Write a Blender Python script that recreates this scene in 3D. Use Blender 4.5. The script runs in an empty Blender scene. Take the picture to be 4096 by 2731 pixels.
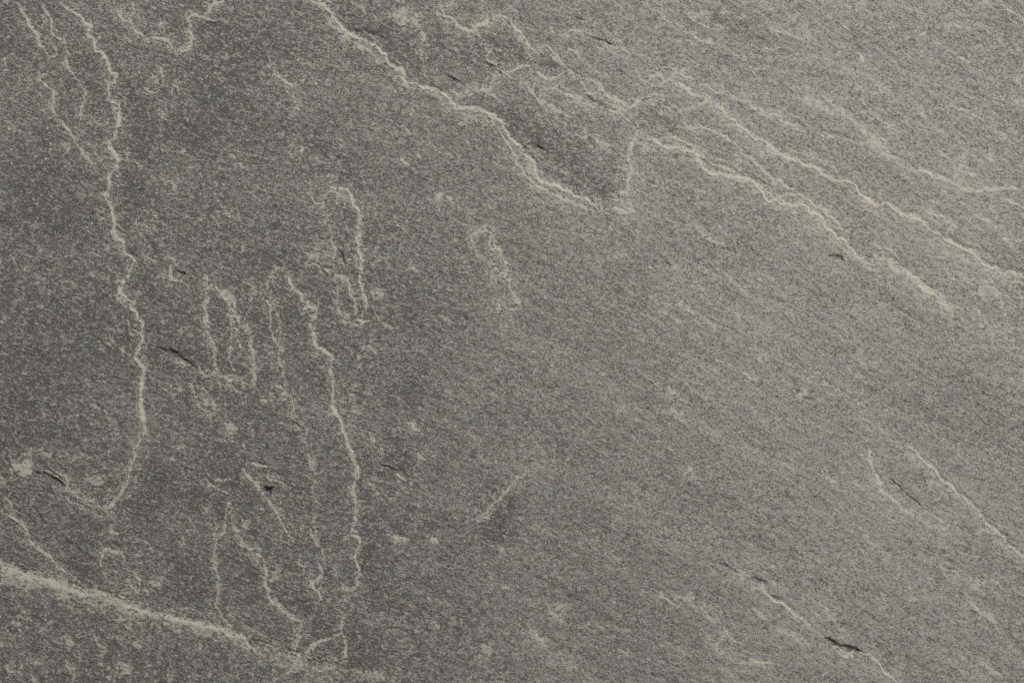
# Close-up of a cleft slate slab: one stone slab built as a relief surface,
# split into its slab body, cleft layers, loose flakes, mineral veins and cracks.
import bpy, math
import numpy as np

scene = bpy.context.scene
S = 0.00015                    # metres per survey unit (the slab is about 0.9 m wide)
CX, CY = 2048.0, 1365.5        # survey centre
TOP = 0.020                    # slab thickness

# ------------------------------------------------------------------ camera
cam_d = bpy.data.cameras.new('camera')
cam_d.sensor_width = 36.0
cam_d.lens = 50.0
cam_d.clip_start = 0.01
cam_d.clip_end = 50.0
cam = bpy.data.objects.new('camera', cam_d)
scene.collection.objects.link(cam)
cam.location = (0.0, 0.0, TOP + 50.0 / 36.0 * 4096 * S)
cam.rotation_euler = (0.0, 0.0, 0.0)
scene.camera = cam

# ------------------------------------------------------------------ light
world = bpy.data.worlds.new('World')
scene.world = world
world.use_nodes = True
bg = world.node_tree.nodes['Background']
bg.inputs['Color'].default_value = (1.0, 0.985, 0.95, 1.0)
bg.inputs['Strength'].default_value = 0.27

lamp_d = bpy.data.lights.new('room_lamp', 'AREA')
lamp_d.shape = 'RECTANGLE'
lamp_d.size = 0.60
lamp_d.size_y = 0.40
lamp_d.energy = 112.0
lamp_d.color = (1.0, 0.977, 0.923)
lamp = bpy.data.objects.new('room_lamp', lamp_d)
scene.collection.objects.link(lamp)
lamp.location = (1.05, 2.00, 1.85)
d = np.array([0.0, 0.0, 0.0]) - np.array(lamp.location)
from mathutils import Vector
lamp.rotation_euler = Vector(d).to_track_quat('-Z', 'Y').to_euler()

scene.cycles.use_denoising = False
scene.cycles.filter_width = 1.1
scene.view_settings.view_transform = 'Standard'
scene.view_settings.look = 'None'
scene.view_settings.exposure = 0.0
scene.view_settings.gamma = 1.0
scene.view_settings.use_curve_mapping = False

# ------------------------------------------------------------------ survey of the stone
# Each line: kind  name  half-width  strength  step : points.   "@cr" moves to survey sheet
# column c, row r.   v = pale mineral line, s = pale mineral spot, d = crack or hollow.
# A name in capitals makes the line a part of its own; "-" leaves it as a film on the stone.
F = 1024.0 / 2351.0
ROWS = (0.0, 683.0, 1366.0, 2048.0)
H = 1400.0 / 2352.0
SHEETS = {'A': (1700.0, 0.0, H), 'B': (2696.0, 300.0, H), 'C': (2696.0, 1798.0, H), 'D': (0.0, 1798.0, H)}
SURVEY = """
t - 75 1.1 0 : @12 2200,1500 2260,1440 @13 2250,100 2180,160
t - 55 .7 0 : @13 1080,120 1050,300 1000,480
t - 45 .9 0 : @13 920,1250 1000,1280 960,1350
t - 60 .5 0 : @12 1500,330 1400,480 1300,500
t - 50 .6 0 : @12 1250,920 1350,1050 1250,1100
t - 60 .7 0 : @10 1180,430 1250,520 1420,560
t - 75 .8 0 : @10 2290,1050 @20 60,1150 250,1300 500,1450 @21 600,100 850,200
t - 40 .5 0 : @02 1400,1150 1450,1300 1300,1500
t - 50 .5 0 : @01 1300,300 1200,150 @00 1300,1300 1250,1000
t - 90 .45 0 : @00 1900,700 2100,900 1800,1200
t - 90 .4 0 : @01 350,150 200,350 600,400
t - 50 .5 0 : @03 800,260 700,420 850,560
t - 55 .5 0 : @03 1600,500 1800,700 1750,850
t - 40 .5 0 : @33 150,580 300,640 450,640
t - 50 .35 0 : @33 700,1000 900,1150 1300,1350
t - 60 .4 0 : @20 1800,150 2200,300 @30 0,450
v TONGUEA 7 .8 .1 : @00 130,20 200,70 215,150 255,190 290,270 340,350 370,410 410,470 430,520
v - 6 .7 0 : @00 430,520 480,515 520,495
v TONGUEB 7 .75 .1 : @00 480,660 370,690 370,740 420,790 470,840 490,900 480,980 500,1050 560,1120 640,1210 700,1290 760,1410 830,1500 880,1560
v - 5 .6 0 : @00 470,790 505,800 510,840 480,860
v TONGUEC 5 .65 .1 : @00 390,0 410,80 450,150 480,220 500,330 570,390 600,500 640,640 690,700 750,790 765,870 755,980 755,1080 735,1200
v - 5 .5 0 : @00 490,390 515,490
v TONGUEEDGE 7 .9 .4 : @00 540,10 600,60 660,110 750,150 790,200 850,250 800,330 850,390 870,470 910,480 950,520 985,590 1000,660 1050,690 1060,740 1000,740 975,800 1000,880 1050,920 1085,980 1080,1080 1060,1180 1050,1280 990,1320 1020,1390 1075,1440 1090,1500 @01 1015,60 1020,120 1000,190 990,250 1030,330 1040,400 1045,480 1035,560 1060,620 1110,640 1140,690 1120,740 1190,790 1215,830 1180,920 1130,1020 1090,1060 1130,1130 1200,1180 1230,1200 1220,1260 1250,1290 1270,1340 1300,1400 1290,1500 @02 1300,0 1270,80 1250,150 1290,200 1335,230 1330,290 1310,360 1295,440 1285,540 1280,600 1300,700 1320,780 1300,880 1250,940 1230,1000 1250,1070 1220,1120 1190,1220 1165,1310 1140,1380 1080,1450 1030,1500 980,1540 900,1530 800,1510 720,1480 660,1460 600,1400
v - 14 .35 0 : @00 990,900 1040,960 1050,1080 1030,1180
v - 5 .6 0 : @00 850,250 890,200
v - 7 .6 0 : @00 870,390 940,360
v - 6 .7 0 : @00 1000,660 1070,680 1075,740
v - 5 .7 0 : @00 850,1300 850,1370 890,1430 930,1480 900,1520
v - 5 .6 0 : @00 1170,1340 1160,1430 1150,1500
v - 6 .7 0 : @00 1240,1450 1270,1510 1300,1520
v PEAKA 8 .8 .2 : @00 1030,10 1080,90 1130,170 1200,200 1240,240 1290,310 1360,340 1440,370 1520,380 1580,430 1640,500
v - 6 .6 0 : @00 1230,240 1170,310 1150,350 1210,390
v - 9 .6 0 : @00 1210,0 1230,90 1220,200
v - 12 .3 0 : @00 1060,60 1140,140 1240,200
v PEAKB 9 1 .3 : @00 1640,510 1690,470 1720,420 1750,350 1735,290 1735,200 1780,160 1870,150 1930,180 1990,190
v PEAKC 9 .95 0 : @00 1890,150 1900,120 1930,80 2000,40 2050,10 2090,-60
v - 14 .35 0 : @00 1500,420 1640,490 1740,380
d - 10 .9 0 : @00 1880,195 1950,232 2020,255
v - 6 .7 0 : @00 1510,150 1475,250 1490,290
v - 8 .7 0 : @00 1450,590 1470,650 1480,710 1540,720
v - 6 .6 0 : @00 1350,740 1420,740 1430,790
v - 7 .6 0 : @00 1300,810 1360,850 1420,860
v - 5 .7 0 : @00 1650,870 1600,790 1620,770 1570,840 1565,870
s - 12 .7 0 : @00 600,1350
v - 5 .5 0 : @00 1390,60 1440,110
v - 6 .5 0 : @00 50,530 60,620 90,640
v - 5 .4 0 : @00 90,1120 130,1170 220,1210
v - 6 .5 0 : @00 1110,590 1150,600
v - 6 .5 0 : @00 2060,480 2100,530
v - 9 .4 0 : @00 2100,1420 2160,1450
v - 7 .4 0 : @00 2170,1490 2250,1550
v DIAGONAL 9 .95 .5 : @10 470,-60 540,10 620,50 690,110 740,180 790,240 820,300 900,330 1010,370 1090,410 1150,480 1210,550 1270,610 1340,670 1350,720 1360,750 1480,760 1560,800 1650,830 1720,890 1790,940 1840,990 1930,1015 2060,1015 2130,1040 2210,1110 2270,1160 2320,1230 2350,1290 @20 50,1340 120,1440 180,1500 230,1566 @21 270,90 340,120 440,160 540,210 620,240 690,280 740,320 790,380
v - 12 .55 0 : @10 600,90 680,200 790,290 880,390 960,430 1080,490 1190,600 1250,650 1260,710 1310,740
v - 12 .7 0 : @10 1340,770 1400,805 1500,800
v DIAGONALB 10 .85 .2 : @10 2200,1180 2280,1300 2351,1420 @21 100,20 180,80 220,140 290,180 360,210 410,240 520,290 600,310 660,340 710,370 780,400
v TRIANGLE 15 1 .15 : @21 780,392 870,370 940,350 1010,380 1080,380 1110,360 1030,320 1000,240 1030,200 1060,120 1080,50 1090,0 @20 1085,1390 1090,1360 1130,1290 1165,1180 1150,1110
v - 24 .55 0 : @21 990,270 1040,320 1090,350
v - 6 .6 0 : @21 920,160 930,210 980,260
d - 14 .6 0 : @10 860,270 960,290 1060,300 1180,350
d - 7 .5 0 : @10 760,200 800,250
d - 12 .8 0 : @10 1740,680 1790,720 1870,750
d HOLLOWA 18 .8 0 : @10 2100,580 2180,620 2250,680
v - 7 .6 0 : @10 880,0 950,70 990,120 1040,170
v - 8 .5 0 : @10 1200,150 1270,170 1340,210 1420,160 1470,170 1500,250 1540,280 1530,370 1500,450 1520,580 1560,690
s - 30 .5 0 : @10 1350,170
v CROWN 10 .9 .2 : @10 1830,-50 1810,10 1760,50 1700,80 1760,160 1840,210 1930,270 1960,280 2060,240 2130,190 2230,150 2300,180
v RINGEDGE 8 .8 .2 : @10 2120,420 2150,500 2130,550 2200,590 2240,640 2280,660 @20 0,650 80,620 150,580 200,545
v - 9 .7 0 : @10 2330,690 2280,690 2210,720 2160,790 2080,840 1950,880 1900,880 1820,860
d - 6 .5 0 : @10 110,510 160,560 190,580
v SCALE 6 .85 .2 : @10 140,570 190,620 170,670 220,720 290,760 370,790 420,770 440,710
v - 5 .5 0 : @10 350,650 380,680
v - 11 .5 0 : @10 275,780 285,850
v - 10 .5 0 : @10 300,790 330,860 350,930
v - 5 .6 0 : @10 600,740 530,720 560,790 580,830
v - 6 .7 0 : @10 1360,1170 1410,1230
v - 8 .35 0 : @10 1420,980 1450,1060
v PATCHA 14 .85 0 : @10 1330,1420 1370,1490 1400,1500
s - 10 .6 0 : @10 410,1360
s - 10 .5 0 : @10 380,1010
v - 10 .4 0 : @10 1500,1420 1540,1480
v RING 9 .85 .1 : @20 160,610 210,670 280,710 370,735 430,690 470,650
v - 8 .7 0 : @20 360,480 390,550 440,590
d - 30 .25 0 : @20 330,590 400,610
v - 14 .4 0 : @20 30,340 110,390 200,450 280,500
d - 7 .7 0 : @20 510,140 580,160 660,185
d SLITA 7 .9 0 : @20 730,340 830,380 950,420
d - 7 .4 0 : @20 1200,180 1330,185
v - 8 .6 0 : @20 800,390 900,425 1000,460 1050,500 1045,550
v - 8 .4 0 : @20 1310,200 1320,290
v ARCHES 10 .8 .2 : @20 560,700 700,720 760,750 830,840 890,900 960,920 1050,970 1120,970 1170,920 1260,890 1350,880 1390,930 1390,1020
v - 14 .7 0 : @20 670,850 730,860 800,880
d - 6 .8 0 : @20 680,880 760,930 860,980 940,1010
v - 6 .8 0 : @20 860,975 950,1035 1050,1090 1130,1150
v LEDGELOW 13 .9 .4 : @20 1120,1310 1200,1280 1300,1300 1390,1330 1440,1350 1600,1390 1700,1460 @21 1780,10 1880,30 2000,60 2180,110 2250,140 2330,240 @31 60,270 150,300 230,320 330,330 400,390 490,440 550,500 600,560 650,620 700,660 760,720 830,790 880,820 940,860 970,870
v - 20 .5 0 : @20 1150,1330 1250,1320 1400,1370
v LEDGEMID 9 .8 .2 : @20 1380,1250 1460,1240 1560,1290 1640,1340 1700,1420 1790,1480 1950,1540 @21 2000,0 2100,60 2200,90 2351,190 @31 60,240 150,210 240,220 340,240 420,300 490,350 560,410 620,460 700,550 740,610 760,660
v - 9 .7 0 : @20 1390,1000 1500,1000 1600,1010 1680,990 1760,950 1830,960 1920,1000 1930,1050
v NEEDLE 9 .95 0 : @20 1400,610 1480,640 1580,680 1650,710 1700,750
d - 7 .4 0 : @20 1430,615 1560,615 1640,650
v - 12 .5 0 : @20 1210,770 1270,740 1330,690 1400,720 1500,760 1600,830 1700,880 1800,910 1920,1000
v LEDGETOP 13 .85 .4 : @20 1830,960 1920,1000 2010,1080 2100,1150 2200,1240 2300,1310 @30 0,1340 150,1420 300,1480 430,1540 @31 560,50 640,90 720,90 800,140 830,190 880,240 950,290 1010,320 1090,280 1160,340 1230,390 1340,420 1450,510 1560,590 1650,660 1720,690 1790,730 1850,740 1920,800 2000,860 2110,910 2230,950 2351,980 2500,1040
v - 14 .45 0 : @20 1560,1110 1620,1170 1760,1180 1860,1210 1950,1270 2050,1340 2150,1420 2300,1500
v - 8 .4 0 : @20 1270,580 1330,640
d - 11 .9 0 : @20 140,1320 220,1340 300,1380
v - 9 .4 0 : @20 240,870 310,970 380,1030 480,1040 560,1090
v - 9 .4 0 : @20 730,1250 820,1320 950,1350 990,1410
v - 5 .6 0 : @30 660,230 750,260
v - 11 .9 0 : @30 840,490 895,570
v SLIVER 12 1 0 : @30 980,780 1065,885
d - 22 .25 0 : @30 760,300 830,430 860,480
v - 9 .45 0 : @30 120,1110 180,1150 270,1160
v - 11 .55 0 : @30 500,1215 600,1245 660,1255
d - 6 .4 0 : @30 540,1190 650,1235
s - 14 .5 0 : @30 820,1310
v - 20 .4 0 : @30 0,1350 100,1420 300,1440 450,1490 520,1530
v - 12 .4 0 : @30 1580,1360 1640,1440 1700,1470
d - 9 .3 0 : @30 1430,620 1560,620
d - 9 .3 0 : @30 1750,320 1900,380
v - 30 .2 0 : @01 1130,1090 1180,1230
v - 5 .7 0 : @01 1200,1370 1190,1480 1210,1500
v - 8 .6 0 : @01 1220,1440 1280,1500 1300,1560
v LOOP 6 .75 .1 : @01 1260,360 1270,420 1260,480 1300,515 1390,515 1420,510 1410,440 1350,390 1270,360
v - 6 .8 0 : @01 1290,540 1280,590 1330,640 1320,700
v - 5 .6 0 : @01 1300,750 1360,800 1420,840
v - 5 .4 0 : @01 1030,60 1100,60
v - 6 .6 0 : @01 1480,70 1570,90 1610,150 1600,190 1530,200
d - 18 .35 0 : @01 1530,130 1570,150
v - 8 .65 0 : @01 1540,740 1580,820 1640,870 1660,870
v PATCHB 15 1 0 : @01 1570,890 1575,960 1600,995 1640,1015 1705,990
d - 10 1 0 : @01 1600,925 1650,930 1710,955
s - 12 .8 0 : @01 1910,1005
s - 15 .6 0 : @01 2240,710
v - 7 .8 .2 : @01 1910,1010 1900,1100 1880,1200 1875,1320 1890,1400 1930,1480 1950,1560 @02 1985,80 1970,150 1975,240 2060,310 2170,330 2310,370 2330,280 2335,150 2310,50 @01 2280,1520 2280,1420 2220,1440 2170,1350 2100,1310 2150,1230 2110,1160 2040,1110 1940,1060
v - 14 .4 0 : @01 2000,1110 2090,1200 2090,1310
v - 6 .7 0 : @11 460,70 490,130 520,230 560,290 600,290
v - 6 .5 0 : @11 560,40 650,60 690,80 650,120
v - 6 .85 0 : @11 600,280 620,220 680,180 730,190 760,240 800,270
v - 6 .9 .3 : @11 600,290 660,160 750,150 810,180 850,240 900,320 935,400 940,480 935,560 920,640 935,720 960,790 970,880 965,1000 975,1120 1000,1180 1005,1250 990,1350
v - 7 .7 0 : @11 605,300 605,350 640,430 650,500 690,590
v - 6 1 -.3 : @11 690,590 705,680 720,760 725,850 730,960 735,1060 745,1160 750,1260 800,1310 850,1370 890,1400
v - 6 .9 0 : @11 760,990 800,950 830,1010 860,1080 890,1160 910,1230 920,1290 880,1330
v - 4 .7 0 : @11 900,1360 1050,1365
d SLITB 11 1 0 : @11 740,720 790,770 800,830 830,890
d - 5 .8 0 : @11 840,800 870,765 920,765 950,790
d - 14 .4 0 : @11 790,1080 820,1130 800,1220
s - 13 .8 0 : @11 785,970
v - 6 .6 0 : @11 820,800 840,850 850,900
v - 12 .7 0 : @11 570,860 640,910 680,960
d - 11 .7 0 : @11 560,925 640,940
s - 16 .6 0 : @11 545,780
v - 10 .5 0 : @11 1080,710 1130,720
v - 15 .45 0 : @11 1290,520 1390,570
s - 17 .9 0 : @11 1660,248
s - 9 .5 0 : @11 1905,320
v - 20 .45 0 : @11 1060,1080 1140,1150
v - 6 .7 0 : @11 1090,1290 1150,1380 1210,1430 1310,1450
v - 14 .45 0 : @11 1680,1340 1800,1410
s - 11 .6 0 : @11 1440,890
v - 9 .75 .2 : @11 150,1460 140,1380 130,1280 120,1180 100,1090 110,1020 150,960 200,910 280,880
v - 6 .7 0 : @11 180,850 200,910
v - 7 .85 .3 : @11 250,870 300,940 320,1000 330,1100 400,1120 440,1180 465,1240 450,1270 550,1280 540,1350 490,1380 500,1450 530,1510 540,1560 @12 580,70 690,120 680,200 685,330 685,480 690,580 710,660 760,720 800,780 820,880 860,960 890,1060 910,1160 920,1250 910,1340 910,1450 905,1560 @13 900,90 870,200 950,240 970,290 930,370 920,430 940,530 935,620 910,700 880,740
v - 4 .6 0 : @11 550,1200 545,1290
v - 7 .75 -.2 : @11 150,1460 190,1560 @12 220,60 230,160 240,270 270,420 320,520 340,620 330,680 400,740 440,830 460,950 480,1050 490,1150 530,1220
v - 9 .5 0 : @12 520,950 530,1100 510,1200
v TAILEND 7 .9 .2 : @13 810,730 830,790 800,870 780,930 800,1000 790,1100 810,1180 840,1260 810,1330 750,1360 650,1380 560,1350 490,1320 470,1290 510,1240 540,1190 630,1170 620,1110
v TAILMID 7 .75 .1 : @13 530,100 520,180 540,270 590,340 590,440 560,500 590,580 520,630 480,640 520,700 560,740 560,830 570,860 540,900 500,870
v - 5 .6 0 : @13 590,560 590,640 580,700
v - 6 .7 0 : @12 930,1240 990,1240
v - 3 .6 0 : @12 700,490 750,500
v - 3 .6 0 : @12 730,530 830,545
v - 3 .6 0 : @12 840,480 900,470
v - 3 .6 0 : @12 720,640 880,650 1000,680
v - 3 .5 0 : @12 760,665 810,690
s - 11 .5 0 : @12 890,570
d - 9 .5 0 : @11 2010,450 2040,465
v - 6 .7 0 : @11 1970,600 1980,560 2040,510 2110,480
v - 8 .75 .2 : @11 1970,610 1990,560 2060,530 2130,540 2170,600 2160,640 2170,700 2210,720 2250,820 2290,880 2300,960 2340,1060
v - 7 .75 -.2 : @11 2000,600 2000,680 2030,750 2100,830 2150,890 2150,980 2200,1090 2240,1130
v - 5 .6 0 : @11 2150,890 2280,880
v - 5 .7 0 : @11 2180,980 2290,940
v PATCHC 13 .75 0 : @11 2230,1120 2250,1230 2220,1290 2260,1320
v - 11 .75 0 : @21 0,1120 20,1190 70,1200 80,1240
v - 6 .6 0 : @21 860,490 930,560
v - 13 .55 0 : @21 770,820 790,890
v - 7 .7 0 : @21 930,780 980,820
v - 7 .4 0 : @21 890,730 900,800
v - 9 .75 0 : @21 1500,1235 1570,1210
s - 14 .55 0 : @21 1395,1300
v - 8 .4 0 : @21 1480,1340 1550,1390
v - 14 .7 0 : @21 2180,110 2250,130 2280,110
v - 10 .3 0 : @21 1450,950 1620,1080
v LEDGEEND 10 .85 .1 : @31 900,630 980,680 1080,710 1150,760 1200,810
v - 8 .6 0 : @31 970,840 990,760 1080,770 1160,770
v LEDGETAIL 18 .95 .4 : @31 1050,800 1130,870 1220,910 1310,970 1390,1040 1450,1100 1500,1130 1570,1180 1650,1240 1750,1260
v - 16 .4 0 : @31 1750,1260 1900,1310 1990,1450 2200,1450 2340,1450
d - 12 .3 0 : @31 880,790 960,820
v - 10 .5 0 : @31 1230,410 1400,460 1480,480
v - 8 .6 0 : @31 1700,745 1800,740
v - 8 .4 0 : @31 1800,670 1860,650
d - 14 .8 0 : @31 560,785 620,790 680,820
d - 14 .25 0 : @31 500,1150 620,1190 740,1200
v - 8 .5 0 : @31 1410,350 1560,420 1650,460
v - 10 .5 0 : @31 1350,-20 1400,10 1500,30 1580,60
v - 12 .45 0 : @31 1730,120 1820,180 1900,170 2200,160 2350,180
v - 11 .75 0 : @31 2120,260 2260,290 2320,330 2400,370
v - 6 .6 0 : @02 1250,150 1330,190
d - 4 .5 0 : @02 620,1410 680,1490 800,1525 970,1552
d EDGECRACK 9 .8 0 : @02 -40,850 10,930 40,1010 60,1090 100,1170 160,1240 190,1250
v PATCHD 22 1 0 : @02 110,1150 170,1170 230,1145 200,1195 180,1230
v - 7 .75 0 : @02 280,1150 290,1070 280,970 300,990 360,1000 430,1030 460,1070 450,1140
d - 10 .4 0 : @02 300,1100 270,1130
d - 5 .9 0 : @02 330,1090 400,1120 470,1180 530,1230 600,1280
d LIPCRACK 15 1 0 : @02 330,1200 400,1220 470,1260 550,1290 600,1330
v - 7 .8 0 : @02 400,1165 470,1205 530,1245
v - 8 .6 0 : @02 480,1160 560,1220 640,1280 630,1350 720,1370 800,1410 860,1440 830,1450
v PATCHE 13 .8 0 : @02 790,1190 840,1260 850,1300 940,1300
d - 12 .4 0 : @02 870,1335 950,1340
v - 7 .45 0 : @02 930,1420 1050,1450
v SIDEVEIN 8 .8 .2 : @02 130,1330 95,1400 90,1470 120,1530 @03 80,10 150,80 230,150 245,220 270,270 330,320 420,370 470,430 520,490 600,540 680,600 750,640
d - 18 .35 0 : @02 130,1430
v - 16 .35 0 : @02 0,1220 60,1300 80,1360
d LONGSLIT 12 1 0 : @02 1440,50 1520,80 1600,115 1660,155 1720,200 1800,240
v - 9 .85 0 : @02 1590,165 1650,195 1740,240
v - 7 .6 0 : @02 1820,200 1830,280 1870,330 1940,300 1960,260
v - 7 .7 0 : @02 1740,420 1790,500 1850,600 1900,660 1940,670 2000,600 1970,580 1940,570 1900,510 1830,490
v - 16 .5 0 : @02 1830,510 1870,560 1900,630
d - 8 .8 0 : @02 1980,275 2060,330 2190,350 2310,390
v - 4 .8 0 : @02 2000,380 2100,410 2200,450 2250,470
d - 8 .6 0 : @02 2230,390 2320,412
s - 9 .6 0 : @02 2120,372
v - 5 .5 0 : @02 2250,480 2230,580
v - 17 .6 0 : @02 2080,740 2130,800 2200,810
v - 11 .65 0 : @02 2240,920 2250,970
v - 12 .8 0 : @02 2230,1170 2280,1220 2330,1290
v - 10 .45 0 : @02 960,600 990,680 1000,720
v - 8 .55 0 : @02 820,550 870,590 940,620
d - 10 .4 0 : @02 890,575 920,590
s - 9 .6 0 : @02 1640,960
v - 14 .35 0 : @02 1530,1060 1610,1100
s - 12 .4 0 : @02 1340,700
v - 11 .45 0 : @02 1500,430 1570,465
s - 9 .5 0 : @02 1650,440
s - 9 .5 0 : @02 1740,1335
v - 12 .6 0 : @02 1880,1530 1920,1560
v - 10 .6 0 : @02 2080,1530 2130,1515 2170,1540
s - 14 .8 0 : @12 140,100
v - 7 .85 0 : @12 130,390 200,410 270,430
s - 13 1 0 : @12 265,465
v - 4 .8 0 : @12 0,520 80,545 200,555
v - 8 .7 0 : @12 250,250 260,330
v - 10 .75 0 : @12 990,80 1050,60 1100,110
v - 6 .5 0 : @12 960,110 950,170
v PATCHF 10 1 0 : @12 1400,760 1440,790 1500,810
s - 8 .7 0 : @12 1320,812
s - 14 .5 0 : @12 1050,880
v - 14 .5 0 : @12 1140,1000 1210,1030
v PATCHG 15 .9 0 : @12 1465,1000 1510,1040 1545,1080
d MOUTH 8 1 0 : @12 1150,1130 1260,1180 1330,1188 1395,1222
v MOUTHLIP 11 1 0 : @12 1275,1200 1320,1222 1385,1262
v - 5 .9 0 : @12 1410,1285 1450,1290
s - 9 1 0 : @12 1067,1316
s - 9 .9 0 : @12 1120,1405
s - 7 .6 0 : @12 1930,1355
d - 6 .9 0 : @12 -30,1110 50,1118 130,1150
v - 6 .7 0 : @12 -30,1125 60,1142 110,1162 160,1155
v - 8 .6 0 : @12 110,1200 120,1270 200,1280 270,1320 340,1330
d PIT 21 1 0 : @12 105,1345 115,1370
d - 9 .6 0 : @12 180,1260 240,1300
v STREAK 12 1 0 : @12 60,1360 80,1400 110,1450 140,1490 160,1530 190,1566 @13 210,40 230,110 260,170 280,220 330,240 370,260
v - 8 .6 0 : @12 0,1240 40,1330 65,1370
v - 11 .9 .1 : @22 120,1220 @12 2351,1320 2250,1430 2180,1480 @13 2100,40 1960,90
v BAND 17 .8 .4 : @03 -150,420 0,475 80,515 180,550 280,575 380,605 470,640 560,665 640,705 720,730 800,750 870,750 960,780 1050,795 1130,835 1220,865 1300,900 1380,920 1450,930 1540,955 1630,980 1720,1010 1830,1035 1930,1060 2050,1085 2150,1120 2240,1170 2300,1230 2340,1290
v - 36 .4 0 : @03 0,560 200,600 400,640 700,750 1000,830 1300,930 1700,1020 2100,1120 2300,1250
v - 14 .5 0 : @03 0,640 100,650 200,640 350,640
v - 10 .7 0 : @03 600,740 680,810 760,860 830,910 900,960
v - 8 .65 0 : @03 1480,880 1620,900 1700,890 1790,890 1860,930 1950,940 1960,980
v - 7 .5 0 : @03 1450,1030 1560,1040 1660,1055
d - 10 .4 0 : @03 210,520 270,530
d - 9 .45 0 : @03 1180,890 1270,930
v - 8 .85 .2 : @03 2075,-30 2080,80 2050,190 1970,200 1985,130 1960,220 1960,320
v - 7 .65 0 : @03 1960,320 1970,420 1980,500 2000,600 2000,690 1990,790 1980,850 2000,920
v - 7 .8 .2 : @03 2190,280 2270,330 2340,400 @13 40,410 80,450 80,560 75,650 90,700 130,780 180,860 260,930 340,990 420,1015 410,1080 390,1150 370,1200 340,1230 330,1270
s - 9 .7 0 : @13 10,430
v - 15 .6 0 : @03 2230,70 2240,140 2280,70
v HOOP 10 .8 .1 : @03 910,490 920,420 940,370 1000,345 1080,360 1130,390 1160,450
v - 8 .55 0 : @03 940,590 960,540
v HOOPTAIL 8 .8 .1 : @03 1100,510 1170,600 1200,660 1250,720 1290,750 1340,740 1360,800 1350,840
v - 8 .55 0 : @03 1220,520 1280,600 1310,630 1280,680
v - 14 .6 0 : @03 1360,640 1440,650 1470,690
v PATCHH 13 .9 0 : @03 1010,100 1040,150 1030,195 1100,200
s - 9 .6 0 : @03 920,205
d - 11 .6 0 : @03 1020,275 1100,310
s - 10 .5 0 : @03 1240,260
v - 8 .35 0 : @03 1320,240 1430,330
v - 6 .85 0 : @03 70,1420 100,1460 170,1450 200,1400
v - 8 .6 0 : @03 -20,1570 30,1530
d - 22 .35 0 : @03 40,1500
s - 15 .6 0 : @03 370,1390
v - 7 .7 0 : @03 610,1370 640,1430 650,1460
v - 6 .6 0 : @03 680,1470 670,1540
v - 6 .7 0 : @03 850,1080 870,1140 890,1200 950,1250
v - 10 .6 0 : @03 1140,1030 1200,1080
s - 13 .65 0 : @03 980,1440
s - 16 .65 0 : @03 1140,1430
s - 13 .6 0 : @03 1010,1530
s - 16 .55 0 : @03 630,1190
s - 14 .5 0 : @03 710,1310
s - 10 .5 0 : @03 170,1020
s - 10 .5 0 : @03 410,1060
s - 11 .5 0 : @03 930,1380
d LOWSEAM 7 .7 0 : @13 -60,1170 0,1180 100,1212 200,1242 330,1275 440,1312 480,1352 560,1375 650,1392 740,1396 800,1424 900,1435
v - 8 .6 0 : @13 100,1205 190,1272
v - 45 .3 0 : @13 0,1260 200,1330 400,1400 600,1450 800,1460
v - 11 .7 0 : @13 950,1400 990,1450
v - 20 .35 0 : @13 850,1480 1100,1500 1270,1530
v - 10 .5 0 : @13 180,1500 300,1480 330,1440
v - 14 .4 0 : @13 730,1400 850,1400
s - 14 .75 0 : @13 1640,268
s - 17 .45 0 : @13 1300,245
v - 13 .7 0 : @13 2230,320 2245,390
v - 10 .4 0 : @13 2130,600 2180,620
s - 9 .5 0 : @13 2270,700
v - 22 .7 0 : @13 2070,1215 2100,1280 2150,1225
v - 16 .4 0 : @13 2080,1300 2130,1360
d - 11 .4 0 : @13 1390,600 1480,640 1560,680
d - 28 .45 0 : @13 900,1290 960,1270 1010,1240
v - 11 .6 0 : @13 370,440 405,485 470,540
s - 16 .55 0 : @13 170,600
v - 12 .35 0 : @13 1520,900 1620,1000 1680,1070
s - 9 .5 0 : @13 980,830
v - 7 .55 0 : @23 210,120 270,170 340,190 400,210
v - 9 .6 0 : @23 890,90 930,130 1000,180
v - 9 .5 0 : @23 950,400 970,450 1010,480
v TICK 8 .8 0 : @23 1290,710 1350,730 1380,780 1430,810 1490,850 1530,910
v PATCHI 16 .85 0 : @23 1550,790 1620,800 1670,800
v - 12 .45 0 : @23 1460,750 1540,780
v - 8 .55 0 : @23 1640,850 1720,880 1780,920
v - 8 .65 0 : @23 340,870 400,920 440,970 500,1020
s - 11 .55 0 : @23 445,860
v - 9 .45 0 : @23 620,1050 690,1050 710,1020
v - 13 .55 0 : @23 150,1030 200,1110 260,1190 330,1270 400,1320 480,1310 540,1370
s - 13 .85 0 : @23 535,1370
v - 12 .65 0 : @23 650,1450 700,1510 750,1566
v - 11 .5 0 : @23 940,1270 1050,1300 1060,1260
v - 7 .4 0 : @23 1240,1330 1290,1340
v - 13 .5 0 : @23 1740,1200 1830,1210 1900,1200 1940,1140 1960,1090
v - 6 .9 0 : @23 1940,1060 1960,1090 2010,1150 2060,1190 2120,1220
v - 7 .55 0 : @23 1830,1220 1940,1280 2050,1330 2110,1370
v - 14 .7 0 : @23 2180,1390 2220,1360 2270,1390 2351,1390
v - 11 .85 0 : @23 2050,560 2090,580 2120,640 2130,670
d SLITC 7 .9 0 : @23 1900,460 1980,500 2070,550
d - 13 .75 0 : @23 2170,610 2230,612 2340,650
v - 8 .6 0 : @23 2210,690 2260,720
v - 12 .85 0 : @23 2230,900 2290,930 2330,990
d - 8 .7 0 : @33 -20,535 60,570
v - 8 .6 0 : @33 0,525 80,565 160,615
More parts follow.
